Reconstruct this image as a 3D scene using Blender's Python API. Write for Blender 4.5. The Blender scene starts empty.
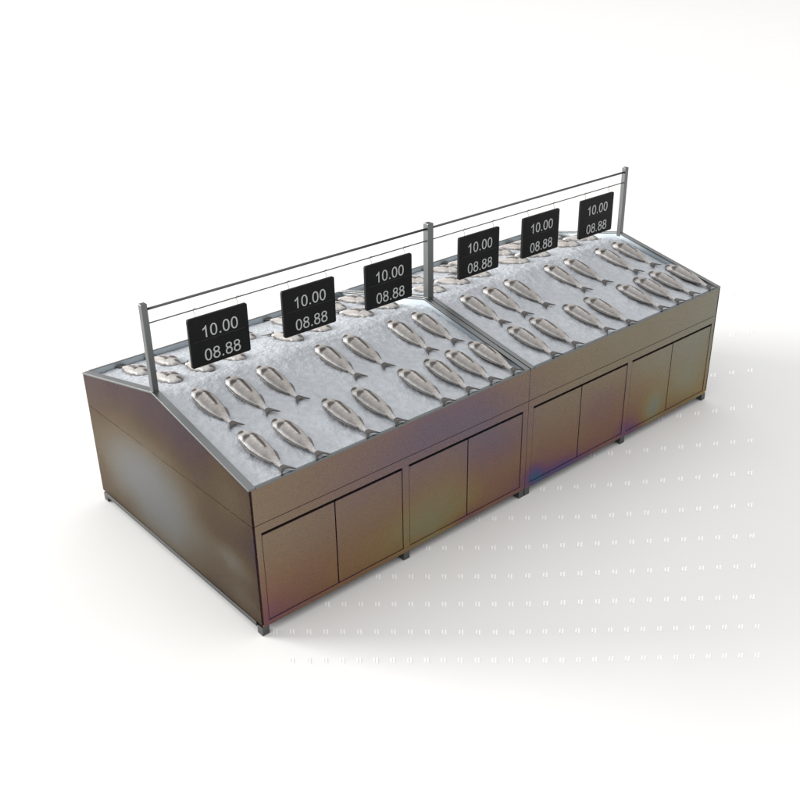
import bpy, bmesh, math, random
from mathutils import Vector, Matrix, noise
random.seed(7)
S = bpy.context.scene
C = S.collection
R = math.radians

# ---------------------------------------------------------------- materials
def mat(name):
    m = bpy.data.materials.new(name); m.use_nodes = True
    nt = m.node_tree; b = nt.nodes['Principled BSDF']
    return m, nt, b

def nd(nt, t, **kw):
    n = nt.nodes.new(t)
    for k, v in kw.items(): setattr(n, k, v)
    return n

def steel(name, base, rough, grain=0.25, grain_scale=420, bump=0.12, film=None):
    """grained sheet steel: fine speckle in the sheet's own colour and surface; with `film`, coloured reflections are put into the
    sheet by a thin film whose uneven thickness (nm) sets the tint"""
    m, nt, b = mat(name)
    ln = nt.links.new
    tc = nd(nt, 'ShaderNodeTexCoord')
    n1 = nd(nt, 'ShaderNodeTexNoise'); n1.inputs['Scale'].default_value = grain_scale
    n1.inputs['Detail'].default_value = 3
    ln(tc.outputs['Object'], n1.inputs['Vector'])
    mr = nd(nt, 'ShaderNodeMapRange')
    mr.inputs['From Min'].default_value = .3; mr.inputs['From Max'].default_value = .7
    mr.inputs['To Min'].default_value = 1 - grain; mr.inputs['To Max'].default_value = 1 + grain
    ln(n1.outputs['Fac'], mr.inputs['Value'])
    n2 = nd(nt, 'ShaderNodeTexNoise'); n2.inputs['Scale'].default_value = 3.1
    n2.inputs['Detail'].default_value = 5
    ln(tc.outputs['Object'], n2.inputs['Vector'])
    vm = nd(nt, 'ShaderNodeVectorMath', operation='SCALE'); vm.inputs[0].default_value = base
    ln(mr.outputs['Result'], vm.inputs['Scale'])
    ln(vm.outputs['Vector'], b.inputs['Base Color'])
    rr = nd(nt, 'ShaderNodeMapRange')
    rr.inputs['From Min'].default_value = .3; rr.inputs['From Max'].default_value = .7
    rr.inputs['To Min'].default_value = rough - .03; rr.inputs['To Max'].default_value = rough + .03
    ln(n2.outputs['Fac'], rr.inputs['Value'])
    ln(rr.outputs['Result'], b.inputs['Roughness'])
    bp = nd(nt, 'ShaderNodeBump'); bp.inputs['Strength'].default_value = bump; bp.inputs['Distance'].default_value = .006 if film else .002
    ln(n1.outputs['Fac'], bp.inputs['Height'])
    ln(bp.outputs['Normal'], b.inputs['Normal'])
    if not film:
        b.inputs['Metallic'].default_value = 1
        return m
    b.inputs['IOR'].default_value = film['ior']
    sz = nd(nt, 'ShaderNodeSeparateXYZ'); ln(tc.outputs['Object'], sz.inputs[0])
    mn = nd(nt, 'ShaderNodeMapRange', interpolation_type='SMOOTHSTEP')    # stronger reflection tint put in towards the bottom of the sheet
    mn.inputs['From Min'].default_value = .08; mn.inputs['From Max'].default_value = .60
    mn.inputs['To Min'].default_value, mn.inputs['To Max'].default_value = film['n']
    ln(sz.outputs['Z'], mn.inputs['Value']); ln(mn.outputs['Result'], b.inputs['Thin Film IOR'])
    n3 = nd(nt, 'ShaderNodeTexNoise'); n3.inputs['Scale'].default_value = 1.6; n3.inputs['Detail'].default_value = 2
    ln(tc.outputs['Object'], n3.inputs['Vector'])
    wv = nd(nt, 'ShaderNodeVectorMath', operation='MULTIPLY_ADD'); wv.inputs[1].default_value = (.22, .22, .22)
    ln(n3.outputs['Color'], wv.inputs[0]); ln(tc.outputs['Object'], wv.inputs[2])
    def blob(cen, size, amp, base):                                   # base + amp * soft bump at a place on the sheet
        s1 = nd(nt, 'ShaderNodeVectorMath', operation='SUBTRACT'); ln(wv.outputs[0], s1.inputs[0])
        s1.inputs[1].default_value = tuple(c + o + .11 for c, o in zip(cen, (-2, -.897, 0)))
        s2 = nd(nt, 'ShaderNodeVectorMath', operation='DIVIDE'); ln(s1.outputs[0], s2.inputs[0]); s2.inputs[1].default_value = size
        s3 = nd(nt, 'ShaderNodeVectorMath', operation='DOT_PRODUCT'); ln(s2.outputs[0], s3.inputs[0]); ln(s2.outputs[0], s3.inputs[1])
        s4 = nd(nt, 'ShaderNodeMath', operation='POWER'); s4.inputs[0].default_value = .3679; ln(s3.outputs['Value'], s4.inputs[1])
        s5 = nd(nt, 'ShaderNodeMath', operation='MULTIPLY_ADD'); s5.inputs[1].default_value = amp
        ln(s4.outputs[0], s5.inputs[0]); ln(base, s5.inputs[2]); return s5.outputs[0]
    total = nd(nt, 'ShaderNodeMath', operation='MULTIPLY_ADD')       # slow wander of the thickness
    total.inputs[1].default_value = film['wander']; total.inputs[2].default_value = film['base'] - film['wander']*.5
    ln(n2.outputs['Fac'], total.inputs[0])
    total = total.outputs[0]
    for cen, size, amp in film['spots']:                              # reflection and glow patches painted through the film thickness
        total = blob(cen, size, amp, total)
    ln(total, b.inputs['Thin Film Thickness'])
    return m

M = {}
REFLECTION_FILM = dict(ior=2.7, n=(1.37, 1.215), base=322, wander=18, spots=[  # coloured reflections on the front, painted as film patches
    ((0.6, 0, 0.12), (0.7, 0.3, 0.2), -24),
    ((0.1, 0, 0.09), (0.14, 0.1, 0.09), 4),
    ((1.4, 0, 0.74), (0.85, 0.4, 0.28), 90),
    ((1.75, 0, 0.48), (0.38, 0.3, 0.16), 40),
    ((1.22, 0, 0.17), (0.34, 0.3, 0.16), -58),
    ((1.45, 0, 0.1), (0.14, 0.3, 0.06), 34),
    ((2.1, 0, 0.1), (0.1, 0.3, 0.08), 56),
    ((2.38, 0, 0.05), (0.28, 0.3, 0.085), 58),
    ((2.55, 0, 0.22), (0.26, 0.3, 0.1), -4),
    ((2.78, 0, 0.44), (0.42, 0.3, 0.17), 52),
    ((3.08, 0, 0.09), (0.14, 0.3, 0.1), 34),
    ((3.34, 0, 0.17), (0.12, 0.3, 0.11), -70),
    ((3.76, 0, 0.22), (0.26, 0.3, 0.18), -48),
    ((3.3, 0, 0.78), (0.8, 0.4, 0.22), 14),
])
REFLECTION_FILM_END = dict(ior=1.85, n=(1.36, 1.36), base=121, wander=6, spots=[  # pale glow and warm reflections painted on the end panels
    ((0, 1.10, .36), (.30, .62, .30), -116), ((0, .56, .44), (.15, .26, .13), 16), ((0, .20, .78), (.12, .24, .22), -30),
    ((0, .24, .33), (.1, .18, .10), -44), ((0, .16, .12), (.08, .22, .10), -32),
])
M['panel'] = steel('reflection_tinted_steel', (.022, .0212, .0205), .34, grain=.6, grain_scale=150, bump=.8, film=REFLECTION_FILM)
M['end'] = steel('reflection_tinted_end_steel', (.009, .009, .0085), .25, grain=.6, grain_scale=150, bump=.8, film=REFLECTION_FILM_END)
M['rim'] = steel('rim_steel', (.185, .192, .194), .36, grain=.08, bump=.05)
M['liner'] = steel('liner_steel', (.55, .60, .63), .5, grain=.08, bump=.05)
M['post'] = steel('post_steel', (.16, .168, .168), .34, grain=.06, bump=.04)
M['bar'] = steel('bar_steel', (.12, .125, .123), .4, grain=.05, bump=.03)
m, nt, b = mat('dark_interior'); b.inputs['Base Color'].default_value = (.016, .018, .018, 1); b.inputs['Roughness'].default_value = .7; M['dark'] = m
m, nt, b = mat('hook_wire'); b.inputs['Base Color'].default_value = (.3, .3, .29, 1); b.inputs['Metallic'].default_value = 1; b.inputs['Roughness'].default_value = .35; M['hook'] = m

m, nt, b = mat('black_board')
tc = nd(nt, 'ShaderNodeTexCoord'); n1 = nd(nt, 'ShaderNodeTexNoise'); n1.inputs['Scale'].default_value = 9
n1.inputs['Detail'].default_value = 4
nt.links.new(tc.outputs['Object'], n1.inputs['Vector'])
cr = nd(nt, 'ShaderNodeValToRGB')
cr.color_ramp.elements[0].color = (.006, .0065, .0065, 1); cr.color_ramp.elements[1].color = (.013, .0135, .013, 1)
nt.links.new(n1.outputs['Fac'], cr.inputs['Fac']); nt.links.new(cr.outputs['Color'], b.inputs['Base Color'])
b.inputs['Roughness'].default_value = .5; b.inputs['Specular IOR Level'].default_value = .12
M['board'] = m
m, nt, b = mat('price_paint'); b.inputs['Base Color'].default_value = (.47, .48, .48, 1); b.inputs['Roughness'].default_value = .6; M['text'] = m

# crushed ice
m, nt, b = mat('crushed_ice')
tc = nd(nt, 'ShaderNodeTexCoord')
n1 = nd(nt, 'ShaderNodeTexNoise'); n1.inputs['Scale'].default_value = 27; n1.inputs['Detail'].default_value = 5; n1.inputs['Roughness'].default_value = .52
n2 = nd(nt, 'ShaderNodeTexVoronoi'); n2.inputs['Scale'].default_value = 55
nt.links.new(tc.outputs['Object'], n1.inputs['Vector']); nt.links.new(tc.outputs['Object'], n2.inputs['Vector'])
cr = nd(nt, 'ShaderNodeValToRGB')
cr.color_ramp.elements[0].position = .28; cr.color_ramp.elements[0].color = (.368, .390, .418, 1)
cr.color_ramp.elements[1].position = .72; cr.color_ramp.elements[1].color = (.455, .479, .510, 1)
nt.links.new(n1.outputs['Fac'], cr.inputs['Fac']); nt.links.new(cr.outputs['Color'], b.inputs['Base Color'])
ad = nd(nt, 'ShaderNodeMath', operation='ADD'); nt.links.new(n1.outputs['Fac'], ad.inputs[0])
ml = nd(nt, 'ShaderNodeMath', operation='MULTIPLY'); ml.inputs[1].default_value = .45
nt.links.new(n2.outputs['Distance'], ml.inputs[0]); nt.links.new(ml.outputs[0], ad.inputs[1])
bp = nd(nt, 'ShaderNodeBump'); bp.inputs['Strength'].default_value = .6; bp.inputs['Distance'].default_value = .013
nt.links.new(ad.outputs[0], bp.inputs['Height']); nt.links.new(bp.outputs['Normal'], b.inputs['Normal'])
b.inputs['Roughness'].default_value = .45
M['ice'] = m

# fish skin: the pattern of the fish, with painted side shade, sits in a colour attribute
m, nt, b = mat('fish_skin')
at = nd(nt, 'ShaderNodeAttribute'); at.attribute_name = 'skin'
tc = nd(nt, 'ShaderNodeTexCoord')
vo = nd(nt, 'ShaderNodeTexVoronoi'); vo.inputs['Scale'].default_value = 190
n1 = nd(nt, 'ShaderNodeTexNoise'); n1.inputs['Scale'].default_value = 60; n1.inputs['Detail'].default_value = 5
nt.links.new(tc.outputs['Object'], vo.inputs['Vector']); nt.links.new(tc.outputs['Object'], n1.inputs['Vector'])
mr = nd(nt, 'ShaderNodeMapRange'); mr.inputs['From Min'].default_value = .3; mr.inputs['From Max'].default_value = .7
mr.inputs['To Min'].default_value = .78; mr.inputs['To Max'].default_value = 1.18
nt.links.new(n1.outputs['Fac'], mr.inputs['Value'])
vm = nd(nt, 'ShaderNodeVectorMath', operation='SCALE')
nt.links.new(at.outputs['Color'], vm.inputs[0]); nt.links.new(mr.outputs['Result'], vm.inputs['Scale'])
nt.links.new(vm.outputs['Vector'], b.inputs['Base Color'])
bp = nd(nt, 'ShaderNodeBump'); bp.inputs['Strength'].default_value = .3; bp.inputs['Distance'].default_value = .002
nt.links.new(vo.outputs['Distance'], bp.inputs['Height']); nt.links.new(bp.outputs['Normal'], b.inputs['Normal'])
b.inputs['Roughness'].default_value = .47
M['fish'] = m

# floor
m, nt, b = mat('pale_floor')
tc = nd(nt, 'ShaderNodeTexCoord')
n1 = nd(nt, 'ShaderNodeTexNoise'); n1.inputs['Scale'].default_value = 1.7; n1.inputs['Detail'].default_value = 6
nt.links.new(tc.outputs['Object'], n1.inputs['Vector'])
cr = nd(nt, 'ShaderNodeValToRGB')
cr.color_ramp.elements[0].color = (.73, .726, .712, 1); cr.color_ramp.elements[1].color = (.758, .754, .742, 1)
nt.links.new(n1.outputs['Fac'], cr.inputs['Fac']); nt.links.new(cr.outputs['Color'], b.inputs['Base Color'])
b.inputs['Roughness'].default_value = .85; b.inputs['Specular IOR Level'].default_value = .1
M['floor'] = m
m, nt, b = mat('painted_reflection_white'); b.inputs['Base Color'].default_value = (.94, .94, .935, 1); b.inputs['Roughness'].default_value = .7; b.inputs['Specular IOR Level'].default_value = .1
M['mark'] = m  # white for the lamp reflections painted on the floor

# ---------------------------------------------------------------- helpers
def obj(name, bm, material, parent=None, smooth=False, bevel=0):
    bmesh.ops.recalc_face_normals(bm, faces=bm.faces)
    me = bpy.data.meshes.new(name); bm.to_mesh(me); bm.free()
    if smooth:
        for p in me.polygons: p.use_smooth = True
    me.materials.append(material)
    o = bpy.data.objects.new(name, me); C.objects.link(o)
    if parent: o.parent = parent
    if bevel:
        md = o.modifiers.new('edge', 'BEVEL'); md.width = bevel; md.segments = 2; md.limit_method = 'ANGLE'
    return o

def box(bm, x0, x1, y0, y1, z0, z1):
    v = [bm.verts.new(p) for p in ((x0,y0,z0),(x1,y0,z0),(x1,y1,z0),(x0,y1,z0),(x0,y0,z1),(x1,y0,z1),(x1,y1,z1),(x0,y1,z1))]
    for f in ((0,3,2,1),(4,5,6,7),(0,1,5,4),(1,2,6,5),(2,3,7,6),(3,0,4,7)): bm.faces.new([v[i] for i in f])

def tube(bm, pts, r, n=8):
    rings = []
    pts = [Vector(p) for p in pts]
    for i, p in enumerate(pts):
        d = (pts[min(i+1, len(pts)-1)] - pts[max(i-1, 0)]).normalized()
        a = d.orthogonal().normalized() if abs(d.y) > .99 else d.cross(Vector((0,1,0))).normalized()
        c = d.cross(a).normalized()
        rings.append([bm.verts.new(p + r*(math.cos(2*math.pi*k/n)*a + math.sin(2*math.pi*k/n)*c)) for k in range(n)])
    for i in range(len(rings)-1):
        for k in range(n):
            bm.faces.new((rings[i][k], rings[i][(k+1)%n], rings[i+1][(k+1)%n], rings[i+1][k]))
    bm.faces.new(rings[0][::-1]); bm.faces.new(rings[-1])

def empty(name, loc, label, cat, group=None):
    o = bpy.data.objects.new(name, None); C.objects.link(o); o.location = loc
    o.empty_display_size = .1
    tag(o, label, cat, group); return o

def tag(o, label, cat, group=None):
    o['label'] = label; o['category'] = cat
    if group: o['group'] = group

# ---------------------------------------------------------------- dimensions (metres)
L, D, HF, ZA, ZS, ZB = 4.0, 1.794, .900, 1.101, .681, .055
MID = L/2; YA = D/2
SL = (ZA-HF)/YA
def prof(y): return HF + SL*(y if y <= YA else D-y)

def chevron(bm, x0, x1, top, bot, ys=None):
    """slab following the ridge profile, from `top` below it to `bot` below it (bot None: down to the seam)"""
    ys = ys or (0, YA, D)
    T, B = [], []
    for x in (x0, x1):
        T.append([bm.verts.new((x, y, prof(y)-top)) for y in ys])
        B.append([bm.verts.new((x, y, prof(y)-bot if bot is not None else ZS+.0015)) for y in ys])
    n = len(ys)
    for i in range(n-1):
        bm.faces.new((T[0][i], T[0][i+1], T[1][i+1], T[1][i])); bm.faces.new((B[0][i], B[1][i], B[1][i+1], B[0][i+1]))
        for s in (0, 1): bm.faces.new((T[s][i], B[s][i], B[s][i+1], T[s][i+1]))
    for i in (0, n-1): bm.faces.new((T[0][i], T[1][i], B[1][i], B[0][i]))

# ---------------------------------------------------------------- the counter
ct = empty('fish_display_counter', (MID, YA, 0), 'long brushed steel fish counter with sloping ice trays, eight cupboard doors and a sign rail', 'display counter')
INV = Matrix.Translation((-MID, -YA, 0))
def part(name, bm, material, bevel=.0015, parent=None, **kw):
    if parent is None: bmesh.ops.transform(bm, matrix=INV, verts=bm.verts)
    return obj(name, bm, material, parent or ct, bevel=bevel, **kw)

# end panels (upper and lower sheet with a hairline joint)
for x0, x1 in ((0, .012), (L-.012, L)):
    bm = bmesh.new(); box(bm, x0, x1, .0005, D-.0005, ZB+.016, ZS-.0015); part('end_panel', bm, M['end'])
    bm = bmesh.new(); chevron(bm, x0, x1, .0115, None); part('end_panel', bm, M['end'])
    bm = bmesh.new()
    xa, xb = (x0-.004, x1+.02) if x0 == 0 else (x0-.02, x1+.004)
    box(bm, xa, xb, .05, D-.05, ZB-.012, ZB+.0155); part('bottom_rail', bm, M['bar'])

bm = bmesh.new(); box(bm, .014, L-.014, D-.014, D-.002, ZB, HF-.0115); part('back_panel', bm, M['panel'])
bm = bmesh.new(); box(bm, .016, L-.016, .034, D-.018, ZB+.004, .80); part('carcass', bm, M['dark'], bevel=0)

def T(bm): return bm
for k in range(2):
    X = k*MID
    e0 = .0125 if k == 0 else .0012      # ends meet the end panel or the module joint
    e1 = .0012 if k == 0 else .0125
    # front band above the doors
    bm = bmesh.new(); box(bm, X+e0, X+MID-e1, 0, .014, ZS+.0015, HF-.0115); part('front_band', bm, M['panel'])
    # face frame
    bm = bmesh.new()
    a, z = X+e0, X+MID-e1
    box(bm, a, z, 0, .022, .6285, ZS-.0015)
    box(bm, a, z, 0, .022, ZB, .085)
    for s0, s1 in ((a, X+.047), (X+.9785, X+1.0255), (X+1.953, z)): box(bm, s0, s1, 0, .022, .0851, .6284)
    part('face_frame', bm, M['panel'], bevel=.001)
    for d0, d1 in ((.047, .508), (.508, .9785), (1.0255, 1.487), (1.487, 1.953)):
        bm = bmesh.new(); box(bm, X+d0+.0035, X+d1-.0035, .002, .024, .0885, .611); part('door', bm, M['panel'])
    # rim of the ice tray
    YS = (.0145, YA, D-.0145)
    bm = bmesh.new()
    r0, r1 = X-.003*(k == 0)+.0035*(k == 1), X+MID-.0035*(k == 0)+.003*(k == 1)
    wl = .042 if k == 0 else .035
    wr = .035 if k == 0 else .036
    chevron(bm, r0, r0+wl, 0, .011); chevron(bm, r1-wr, r1, 0, .011)
    for ya, yb in ((-.003, .0135), (D-.0155, D+.003)): box(bm, r0+wl+.0003, r1-wr-.0003, ya, yb, HF-.011, HF+.0005)
    part('tray_rim', bm, M['rim'], bevel=.001)
    bm = bmesh.new()                      # upright walls of the tray under the rim
    chevron(bm, r0+.014, r0+wl+.0008, .0112, .11, YS); chevron(bm, r1-wr-.0008, r1-.014, .0112, .11, YS)
    for yc, yd in ((.0145, .0165), (D-.0165, D-.0145)): box(bm, r0+wl+.001, r1-wr-.001, yc, yd, HF-.11, HF-.0012)
    part('tray_wall', bm, M['liner'], bevel=0)
# feet
for x in (.0, .98, 1.951, 2.003, 2.98, L-.046):
    for y in (.003, D-.049):
        bm = bmesh.new(); box(bm, x+.0005, x+.0455, y, y+.046, 0, ZB-.0005)
        part('foot', bm, M['bar'])
# posts and rails
PW = {0: .034, 1: .046, 2: .034}
PX = [.018, MID, L-.018]
ZP = 1.596
for i, x in enumerate(PX):
    w = PW[i]/2
    bm = bmesh.new(); box(bm, x-w, x+w, YA-w, YA+w, ZA-.03, ZP)
    part('post', bm, M['post'], bevel=.002)
ZW = 1.483
for i in range(2):
    xa, xb = PX[i]+PW[i]/2-.002, PX[i+1]-PW[i+1]/2+.002
    bm = bmesh.new(); tube(bm, [(xa, YA, 1.5605), (xb, YA, 1.5605)], .0072, 12); part('top_bar', bm, M['bar'], bevel=0, smooth=True)
    bm = bmesh.new(); tube(bm, [(xa, YA, ZW), (xb, YA, ZW)], .0038, 8); part('hanging_wire', bm, M['bar'], bevel=0, smooth=True)

# ---------------------------------------------------------------- price signs
SW, SH, ST = .376, .287, .018
def ring(bm, cx, cz, rx, rz, t, p=2.0, n=40, y=0, tz=None):
    """annulus: superellipse outline with stroke t"""
    tz = tz or t
    o, i = [], []
    for k in range(n):
        a = 2*math.pi*k/n; c, s = math.cos(a), math.sin(a)
        f = lambda v: math.copysign(abs(v)**(2/p), v)
        o.append(bm.verts.new((cx+rx*f(c), y, cz+rz*f(s)))); i.append(bm.verts.new((cx+(rx-t)*f(c), y, cz+(rz-tz)*f(s))))
    for k in range(n):
        bm.faces.new((o[k], o[(k+1)%n], i[(k+1)%n], i[k]))
def poly(bm, pts, y=0): bm.faces.new([bm.verts.new((px, y, pz)) for px, pz in pts])
def glyphs(text, em):
    bm = bmesh.new(); x = 0
    for ch in text:
        if ch == '0':
            ring(bm, x+.278*em, .358*em, .232*em, .366*em, .092*em, 2.25, tz=.075*em); x += .556*em
        elif ch == '8':
            ring(bm, x+.278*em, .202*em, .236*em, .212*em, .092*em, 2.15, tz=.074*em)
            ring(bm, x+.278*em, .548*em, .208*em, .176*em, .088*em, 2.15, y=-.0002, tz=.07*em); x += .556*em
        elif ch == '1':
            poly(bm, [(x+.285*em, 0), (x+.374*em, 0), (x+.374*em, .72*em), (x+.316*em, .72*em), (x+.285*em, .665*em)])
            poly(bm, [(x+.2848*em, .665*em), (x+.2848*em, .555*em), (x+.2*em, .497*em), (x+.108*em, .46*em), (x+.108*em, .545*em), (x+.21*em, .60*em)]); x += .556*em
        else:
            poly(bm, [(x+.09*em, 0), (x+.19*em, 0), (x+.19*em, .1*em), (x+.09*em, .1*em)]); x += .278*em
    r = bmesh.ops.extrude_face_region(bm, geom=list(bm.faces))
    bmesh.ops.translate(bm, vec=(0, -.0009, 0), verts=[v for v in r['geom'] if isinstance(v, bmesh.types.BMVert)])
    return bm, x
def rounded(bm, w, h, t, r, n=5):
    pts = []
    for cx, cz, a0 in ((w/2-r, h/2-r, 0), (-w/2+r, h/2-r, 90), (-w/2+r, -h/2+r, 180), (w/2-r, -h/2+r, 270)):
        for k in range(n+1):
            a = R(a0+90*k/n); pts.append((cx+r*math.cos(a), cz+r*math.sin(a)))
    A = [bm.verts.new((x, -t/2, z)) for x, z in pts]; B = [bm.verts.new((x, t/2, z)) for x, z in pts]
    bm.faces.new(A); bm.faces.new(B[::-1]); N = len(pts)
    for k in range(N): bm.faces.new((A[k], B[k], B[(k+1)%N], A[(k+1)%N]))
def make_sign(label):
    t = empty('price_sign', (0, 0, 0), label, 'price sign', 'price signs hanging from the rail')
    bm = bmesh.new(); rounded(bm, SW, SH, ST, .011)
    bmesh.ops.translate(bm, vec=(0, 0, -SH/2), verts=bm.verts)
    bd = obj('board', bm, M['board'], t, bevel=.0015)
    bm = bmesh.new(); box(bm, -SW*.43, SW*.43, -ST/2-.0012, -ST/2+.001, -SH*.487, -SH*.477); obj('dividing_line', bm, M['dark'], bd)
    for txt, fz, dx in (('10.00', .315, .004), ('08.88', .795, .008)):
        em = .095
        bm, w = glyphs(txt, em)
        bmesh.ops.translate(bm, vec=(-w/2+dx, -ST/2-.0003, -SH*fz-.36*em), verts=bm.verts)
        obj('price_text', bm, M['text'], bd)
    for hx in (-SW*.365, SW*.35):
        pts = []
        g = ZW-1.4375
        for k in range(11):               # open top loop over the wire, straight shank into the board
            a = R(-40 + 235*k/10); pts.append((hx+.004+.0085*math.cos(a), 0, g+.0005+.0065*math.sin(a)))
        pts += [(hx-.001, 0, g-.014), (hx+.006, 0, g*.4), (hx+.0055, 0, .008), (hx+.0005, 0, -.004)]
        bm = bmesh.new(); tube(bm, pts, .0014, 6); obj('hook', bm, M['hook'], t, smooth=True)
    return t
def dup(root, loc, label):
    r = root.copy(); C.objects.link(r); r.location = loc; r['label'] = label
    for ch in root.children:
        c = ch.copy(); C.objects.link(c); c.parent = r
        for g in ch.children:
            d = g.copy(); C.objects.link(d); d.parent = c
    return r
sign_spots = [(.442, 'black price sign hanging nearest the left end post'),
              (1.052, 'black price sign, middle of the three left of the centre post'),
              (1.663, 'black price sign hanging just left of the centre post'),
              (2.452, 'black price sign hanging just right of the centre post'),
              (3.062, 'black price sign, middle of the three right of the centre post'),
              (3.671, 'black price sign hanging nearest the right end post')]
proto = None
for x, lab in sign_spots:
    loc = (x, YA, 1.4375)
    if proto is None: proto = make_sign(lab); proto.location = loc
    else: dup(proto, loc, lab)

# ---------------------------------------------------------------- crushed ice
ICE = .019           # ice lies this far below the rim
def ramp(a, b, v):
    t = max(0, min(1, (v-a)/(b-a))); return t*t*(3-2*t)
def ice_z(x, y, seed):
    t = y-YA
    z = prof(y) - ICE - .020*ramp(YA, D-.25, y)
    z += -SL*(math.sqrt(t*t+.05**2)-abs(t))           # rounded ridge
    q = Vector((x*1.0, y, seed))
    n = noise.fractal(q*5.0, 1.0, 2.0, 3)*.004 + noise.noise(q*26)*.0044 + noise.noise(q*55+Vector((3, 1, 2)))*.0032
    return z + n
for k, lab in ((0, 'bumpy crushed ice filling the tray left of the centre post'), (1, 'bumpy crushed ice filling the tray right of the centre post')):
    x0, x1 = k*MID+.0385, k*MID+MID-.036
    y0, y1 = .0172, D-.0202
    nx, ny = 200, 180
    bm = bmesh.new(); G = []
    for j in range(ny+1):
        y = y0+(y1-y0)*j/ny
        row = []
        for i in range(nx+1):
            x = x0+(x1-x0)*i/nx
            z = ice_z(x, y, 3.1+7*k)
            z -= .022*ramp(x1-.13, x1, x)*ramp(.02, .2, y)
            if y < .08: z += (ICE-.008)*(1-(y-y0)/.0628)**1.5     # heaped up level with the front lip
            row.append(bm.verts.new((x, y, z)))
        G.append(row)
    for j in range(ny):
        for i in range(nx): bm.faces.new((G[j][i], G[j][i+1], G[j+1][i+1], G[j+1][i]))
    # closed skirt down into the tray
    loop = G[0][:] + [G[j][nx] for j in range(1, ny+1)] + G[ny][-2::-1] + [G[j][0] for j in range(ny-1, 0, -1)]
    low = [bm.verts.new((v.co.x, v.co.y, .82)) for v in loop]
    n = len(loop)
    for i in range(n): bm.faces.new((loop[i], loop[(i+1)%n], low[(i+1)%n], low[i]))
    o = obj('crushed_ice', bm, M['ice'], smooth=True)
    o['kind'] = 'stuff'; tag(o, lab, 'ice')

# ---------------------------------------------------------------- fish
def lerp(tab, s):
    for (a, va), (b, vb) in zip(tab, tab[1:]):
        if s <= b:
            u = max(0, (s-a)/(b-a)); u = u*u*(3-2*u)*.5+u*.5
            return va+(vb-va)*u
    return tab[-1][1]
W_L = [(0, .012), (.012, .029), (.05, .054), (.10, .070), (.16, .076), (.22, .066), (.28, .042), (.315, .020), (.335, .0125), (.356, .014)]
W_R = [(0, .012), (.010, .028), (.04, .047), (.10, .058), (.16, .056), (.22, .046), (.28, .026), (.315, .013), (.335, .0095), (.356, .011)]
H_T = [(0, .012), (.02, .021), (.07, .033), (.13, .038), (.20, .034), (.28, .022), (.33, .013), (.356, .008)]
def seg_d(p, a, b):
    p, a, b = Vector(p), Vector(a), Vector(b); d = b-a
    t = max(0, min(1, (p-a).dot(d)/d.dot(d))); return (p-a-d*t).length, t
def sm(e0, e1, v):
    t = max(0, min(1, (v-e0)/(e1-e0))); return t*t*(3-2*t)
def mix(a, b, t): return tuple(x+(y-x)*t for x, y in zip(a, b))
MUZ = lambda s, x: math.hypot((s-.022)/.017, (x+.014)/.016)                      # dark muzzle
EYE = lambda s, x: math.hypot((s-.082+(x+.026)*.25-abs(x+.026)*.5+.006)/.018, (x+.026)/.026)         # dark eye and cheek hollow
FOLD = ((.086, .013), (.200, .004))                                              # folded breast fin
CREASE = ((.092, -.004), (.192, -.009))
def skin(s, x, frac, side):
    """colouring of the fish with shade painted on its right side; s along the body from the snout, x across, frac 0 ridge..1 edge"""
    c = (.325, .300, .280)
    c = mix(c, (.41, .388, .37), sm(.03, .0, abs(x-.02))*.6)
    if x < 0:                                              # scaled flank, greyer towards the belly line
        c = mix(c, (.165, .158, .155), sm(.25, .75, frac)*.8*sm(.07, .12, s)*sm(.32, .26, s))
        c = mix(c, (.43, .42, .41), sm(.80, .86, frac)*sm(.97, .92, frac)*.9)      # pale belly line
    if x > 0: c = mix(c, (.17, .15, .14), sm(.4, 1, frac)*.75)  # shade on the right flank, painted into the skin
    c = mix(c, (.44, .425, .41), sm(.07, .02, s)*.6)
    d = math.hypot((s-.058)/.022, (x+.046)/.014);  c = mix(c, (.56, .55, .54), sm(1.2, .5, d))       # pale cheek
    c = mix(c, (.058, .050, .047), sm(1.15, .75, MUZ(s, x)))
    c = mix(c, (.052, .045, .042), sm(1.12, .7, EYE(s, x)))
    d = abs(s-.104-x*.25+(x+.02)**2*9); c = mix(c, (.20, .17, .16), sm(.006, .002, d)*sm(.06, .045, abs(x+.01))*.7)  # gill slit
    d, t = seg_d((s, x), *FOLD); c = mix(c, (.062, .052, .048), sm(.018*(1-.5*t), .009*(1-.45*t), d))
    d, t = seg_d((s, x), *CREASE); c = mix(c, (.50, .475, .455), sm(.007, .003, d)*.85)
    c = mix(c, (.46, .44, .43), sm(.27, .31, s)*sm(.36, .34, s))
    if frac > .95 and .05 < s < .31: c = mix(c, (.08, .072, .068), .7)
    return c
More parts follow.
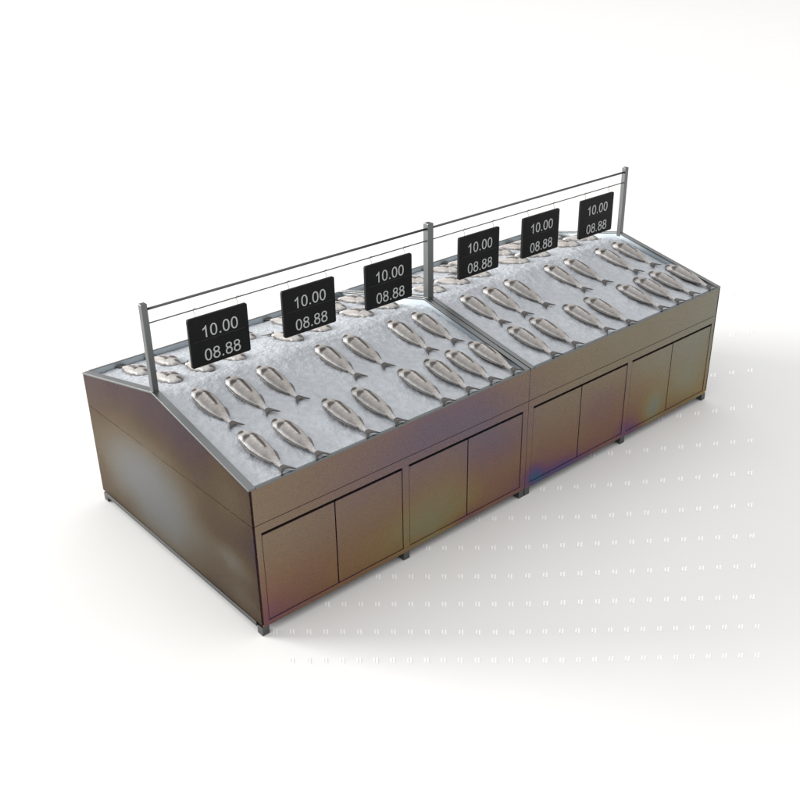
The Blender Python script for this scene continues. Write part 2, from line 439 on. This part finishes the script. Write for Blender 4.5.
def fish_mesh(seed):
    bm = bmesh.new(); col = bm.verts.layers.float_color.new('skin')
    rnd = random.Random(seed)
    ss = [0.0, .004, .01, .017, .025] + [.031+.0057*k for k in range(57)] + [.356]
    NT = 44
    rings = []
    for s in ss:
        wl, wr, h = .88*lerp(W_L, s), .88*lerp(W_R, s), lerp(H_T, s)
        rg = []
        for k in range(NT):
            a = 2*math.pi*k/NT; c, q = math.cos(a), math.sin(a)
            x = c*(wr if c > 0 else wl)
            z = (abs(q)**1.05)*h if q > 0 else q*h*.35
            fr = abs(c)
            zz = z
            if q > 0:
                d, t = seg_d((s, x), *FOLD); zz -= .0045*sm(.012, .004, d)
                d, t = seg_d((s, x), *CREASE); zz += .005*sm(.011, .002, d)*(1-.5*t)
                zz -= .004*sm(1.2, .5, EYE(s, x)) + .003*sm(1.2, .4, MUZ(s, x))
                d = abs(s-.108-x*.25+(x+.02)**2*9); zz += .0025*sm(.012, .002, d)*sm(.06, .04, abs(x+.01))      # gill cover edge
            bend = .006*math.sin(s*9)
            v = bm.verts.new((x+bend, -s, zz+h*.12))
            v[col] = (*(skin(s, x, fr, 1) if q > -.2 else (.3, .28, .27)), 1)
            rg.append(v)
        rings.append(rg)
    for i in range(len(rings)-1):
        for k in range(NT): bm.faces.new((rings[i][k], rings[i][(k+1)%NT], rings[i+1][(k+1)%NT], rings[i+1][k]))
    bm.faces.new(rings[0][::-1]); bm.faces.new(rings[-1])
    def fin(pts, z0, t, color, root_color=None):
        """thin solid fin from a polygon strip (pairs of inner/outer points)"""
        up, dn = [], []
        for (ax, as_, az), (bx, bs, bz) in pts:
            u = [bm.verts.new((ax, -as_, az+t)), bm.verts.new((bx, -bs, bz+t*.4))]
            w = [bm.verts.new((ax, -as_, az-t)), bm.verts.new((bx, -bs, bz-t*.4))]
            for v, cc in ((u[0], root_color or color), (u[1], color), (w[0], color), (w[1], color)): v[col] = (*cc, 1)
            up.append(u); dn.append(w)
        for i in range(len(pts)-1):
            bm.faces.new((up[i][0], up[i][1], up[i+1][1], up[i+1][0])); bm.faces.new((dn[i][0], dn[i+1][0], dn[i+1][1], dn[i][1]))
            bm.faces.new((up[i][1], dn[i][1], dn[i+1][1], up[i+1][1])); bm.faces.new((up[i][0], up[i+1][0], dn[i+1][0], dn[i][0]))
        for i in (0, -1): bm.faces.new((up[i][0], dn[i][0], dn[i][1], up[i][1]))
    b = .006*math.sin(.35*9)
    dark, root = (.062, .056, .053), (.085, .077, .073)
    # forked tail
    tail = []
    for u in [-1, -.8, -.6, -.4, -.2, 0, .2, .4, .6, .8, 1]:
        out = .372+.030*abs(u)**1.3
        tail.append(((b+u*.0125, .340+.002*abs(u), .009), (b+u*.045, out, .009+.003*rnd.random())))
    fin(tail, 0, .0035, dark, root)
    # long back fin folded along the left edge, short fin on the right
    pl = []
    for k in range(15):
        s = .075+.225*k/14; wl = .88*lerp(W_L, s); e = .0055*math.sin(math.pi*min(1, .12+k/15.5))
        e += .0014*(k % 2)
        pl.append(((-wl*.96+.006*math.sin(s*9), s, .012), (-wl-e+.006*math.sin(s*9), s+.008, .009)))
    fin(pl, 0, .0022, (.13, .12, .115))
    pr = []
    for k in range(7):
        s = .215+.075*k/6; wr = .88*lerp(W_R, s); e = .007*math.sin(math.pi*min(1, .15+k/7))
        pr.append(((wr*.95+.006*math.sin(s*9), s, .010), (wr+e+.006*math.sin(s*9), s+.010, .008)))
    fin(pr, 0, .0018, (.13, .12, .115))
    bmesh.ops.recalc_face_normals(bm, faces=bm.faces)
    me = bpy.data.meshes.new('whole_fish'); bm.to_mesh(me); bm.free()
    for p in me.polygons: p.use_smooth = True
    me.materials.append(M['fish'])
    return me
FM = [fish_mesh(1)]

UP = [.184, .398, .607, 1.015, 1.225, 1.565, 1.770]      # heads of the row by the ridge
LO = [.198, .401, .734, .940, 1.289, 1.488, 1.666, 1.862]   # heads of the row by the edge
U_N = ['leftmost of the trio', 'middle of the trio', 'rightmost of the trio',
       'left of the middle pair', 'right of the middle pair', 'left of the right-hand pair', 'right of the right-hand pair']
L_N = ['left of the left-hand pair', 'right of the left-hand pair', 'left of the middle pair', 'right of the middle pair',
       'first of the four at right', 'second of the four at right', 'third of the four at right', 'last of the four at right']
ang = math.atan(SL)
for side in ('front', 'back'):
    for k in range(2):
        tray = 'left tray' if k == 0 else 'right tray'
        for row, xs, yh, names in (('upper', UP, .826, U_N), ('lower', LO, .400, L_N)):
            for x, nm in zip(xs, names):
                o = bpy.data.objects.new('whole_fish', FM[0]); C.objects.link(o)
                X = x + k*2.008 + .024 + random.uniform(-.004, .004)
                Y = yh + random.uniform(-.006, .006)
                pitch = (.035 if side == 'front' else .01) if row == 'lower' else .0          # tails of the lower row rest up on the lip
                tilt = -.045 + random.uniform(-.015, .015)
                if side == 'front':
                    loc = Vector((X, Y, prof(Y)-ICE+.002)); rot = Matrix.Rotation(ang-pitch, 4, 'X') @ Matrix.Rotation(tilt*-1, 4, 'Z')
                    where = '%s front slope' % tray
                else:
                    Y = D-Y
                    loc = Vector((X, Y, prof(Y)-ICE-.020*ramp(YA, D-.25, Y-.1)-.002)); rot = Matrix.Rotation(-ang-.03+pitch, 4, 'X') @ Matrix.Rotation(math.pi+tilt, 4, 'Z')
                    where = '%s back slope' % tray
                o.matrix_world = Matrix.Translation(loc) @ rot
                sc = 1.025 + random.uniform(-.02, .02); o.scale = (sc, sc, sc)
                tag(o, 'silver fish, %s, %s row, %s' % (where, row, nm), 'fish', 'whole silver fish laid on the ice')

# ---------------------------------------------------------------- floor
bm = bmesh.new()
N = 96
ctr = bm.verts.new((2, 1, 0))
prev = None; first = None
vs = [bm.verts.new((2+70*math.cos(2*math.pi*k/N), 1+70*math.sin(2*math.pi*k/N), 0)) for k in range(N)]
for k in range(N): bm.faces.new((ctr, vs[k], vs[(k+1)%N]))
fl = obj('floor', bm, M['floor']); fl['kind'] = 'structure'; fl['label'] = 'pale grey floor under the fish counter'
# rows of short paired white ticks painting ceiling-lamp reflections on the floor: (start, end, count) in metres
ROWS = [
    ((0.005, -0.244), (1.015, -1.158), 17),
    ((1.078, -1.211), (1.768, -1.790), 12),
    ((0.071, -0.009), (0.984, -0.845), 15),
    ((1.050, -0.900), (1.965, -1.671), 15),
    ((0.411, -0.014), (1.148, -0.684), 12),
    ((1.221, -0.744), (2.163, -1.521), 14),
    ((0.772, -0.012), (1.324, -0.511), 9),
    ((1.402, -0.573), (2.415, -1.373), 14),
    ((1.167, 0.000), (1.524, -0.323), 6),
    ((1.606, -0.387), (2.673, -1.208), 14),
    ((1.599, 0.020), (2.144, -0.446), 8),
    ((2.235, -0.509), (2.962, -1.018), 9),
    ((2.151, -0.020), (2.506, -0.280), 5),
    ((2.605, -0.346), (3.301, -0.809), 8),
    ((2.725, 0.038), (3.683, -0.574), 10),
    ((3.501, 0.040), (4.139, -0.294), 6),
    ((4.398, 0.192), (4.687, 0.043), 3),
    ((5.201, 0.531), (5.370, 0.462), 2),
    ((6.061, 1.072), (6.263, 0.990), 2),
]
bm = bmesh.new()
for (ax, ay), (bx, by), n in ROWS:
    a, c = Vector((ax, ay, 0)), Vector((bx, by, 0))
    d = (c-a)/(n-1); st = d.length; u = d.normalized(); v = None
    for i in range(n):
        p = a+d*i
        an = math.atan2(p.y+3.58, p.x+2.11); v = Vector((math.cos(an), math.sin(an), 0))
        for off, ln, sh in ((-.09, .38, .01), (.09, .48, -.015)):
            q = p+u*(off*st)+v*(sh*st)
            w, l = u*(st*.05), v*(ln*st*.5)
            bm.faces.new([bm.verts.new(q+t+Vector((0, 0, .0015))) for t in (-w-l, w-l, w+l, -w+l)])
fm = obj('painted_lamp_reflections', bm, M['mark']); fm['kind'] = 'structure'

# ---------------------------------------------------------------- light
w = bpy.data.worlds.new('World'); S.world = w; w.use_nodes = True
bg = w.node_tree.nodes['Background']; bg.inputs['Strength'].default_value = 1.31
wt = w.node_tree        # bright overhead, with an added dark band low down to darken the steel
tc = nd(wt, 'ShaderNodeTexCoord'); sx = nd(wt, 'ShaderNodeSeparateXYZ'); wt.links.new(tc.outputs['Generated'], sx.inputs[0])
cr = nd(wt, 'ShaderNodeValToRGB'); wt.links.new(sx.outputs['Z'], cr.inputs['Fac'])
cr.color_ramp.interpolation = 'EASE'
cr.color_ramp.elements[0].position = .22; cr.color_ramp.elements[0].color = (.05, .048, .045, 1)
cr.color_ramp.elements[1].position = .55; cr.color_ramp.elements[1].color = (1, 1, 1, 1)
for pos, col in ((.0, (1, 1, 1, 1)), (.07, (1, 1, 1, 1)), (.13, (.05, .048, .045, 1))):     # white band added round the horizon
    e = cr.color_ramp.elements.new(pos); e.color = col
wt.links.new(cr.outputs['Color'], bg.inputs['Color'])
def lamp(name, loc, target, size, power, color=(1, 1, 1)):
    l = bpy.data.lights.new(name, 'AREA'); l.energy = power; l.color = color; l.size = size
    o = bpy.data.objects.new(name, l); C.objects.link(o); o.location = loc
    o.rotation_euler = (Vector(target)-Vector(loc)).to_track_quat('-Z', 'Y').to_euler()
    return o
az = Vector((-.62, .785, 0)).normalized(); el = R(12); dist = 46
kp = Vector((2, .9, 0)) + (az*math.cos(el)+Vector((0, 0, 1))*math.sin(el))*dist
lamp('key_lamp', kp, (2, .9, .5), 21, 41000, (1, .993, .98))
# ---------------------------------------------------------------- camera
cd = bpy.data.cameras.new('Camera'); cam = bpy.data.objects.new('Camera', cd); C.objects.link(cam)
cd.sensor_width = 36; cd.lens = 36*1002.13/800; cd.clip_end = 300; cd.clip_start = .05
yaw, pitch, roll = -.7115, -.4738, -.0167
fw = Vector((math.sin(-yaw)*math.cos(pitch), math.cos(yaw)*math.cos(pitch), math.sin(pitch)))
rt = fw.cross(Vector((0, 0, 1))).normalized(); up = rt.cross(fw)
r2 = math.cos(roll)*rt+math.sin(roll)*up; u2 = -math.sin(roll)*rt+math.cos(roll)*up
cam.matrix_world = Matrix(((r2.x, u2.x, -fw.x, -2.1145), (r2.y, u2.y, -fw.y, -3.5762), (r2.z, u2.z, -fw.z, 3.4709), (0, 0, 0, 1)))
S.camera = cam
S.view_settings.view_transform = 'Standard'; S.view_settings.look = 'None'
S.view_settings.exposure = 0; S.view_settings.gamma = 1
S.render.engine = 'CYCLES'
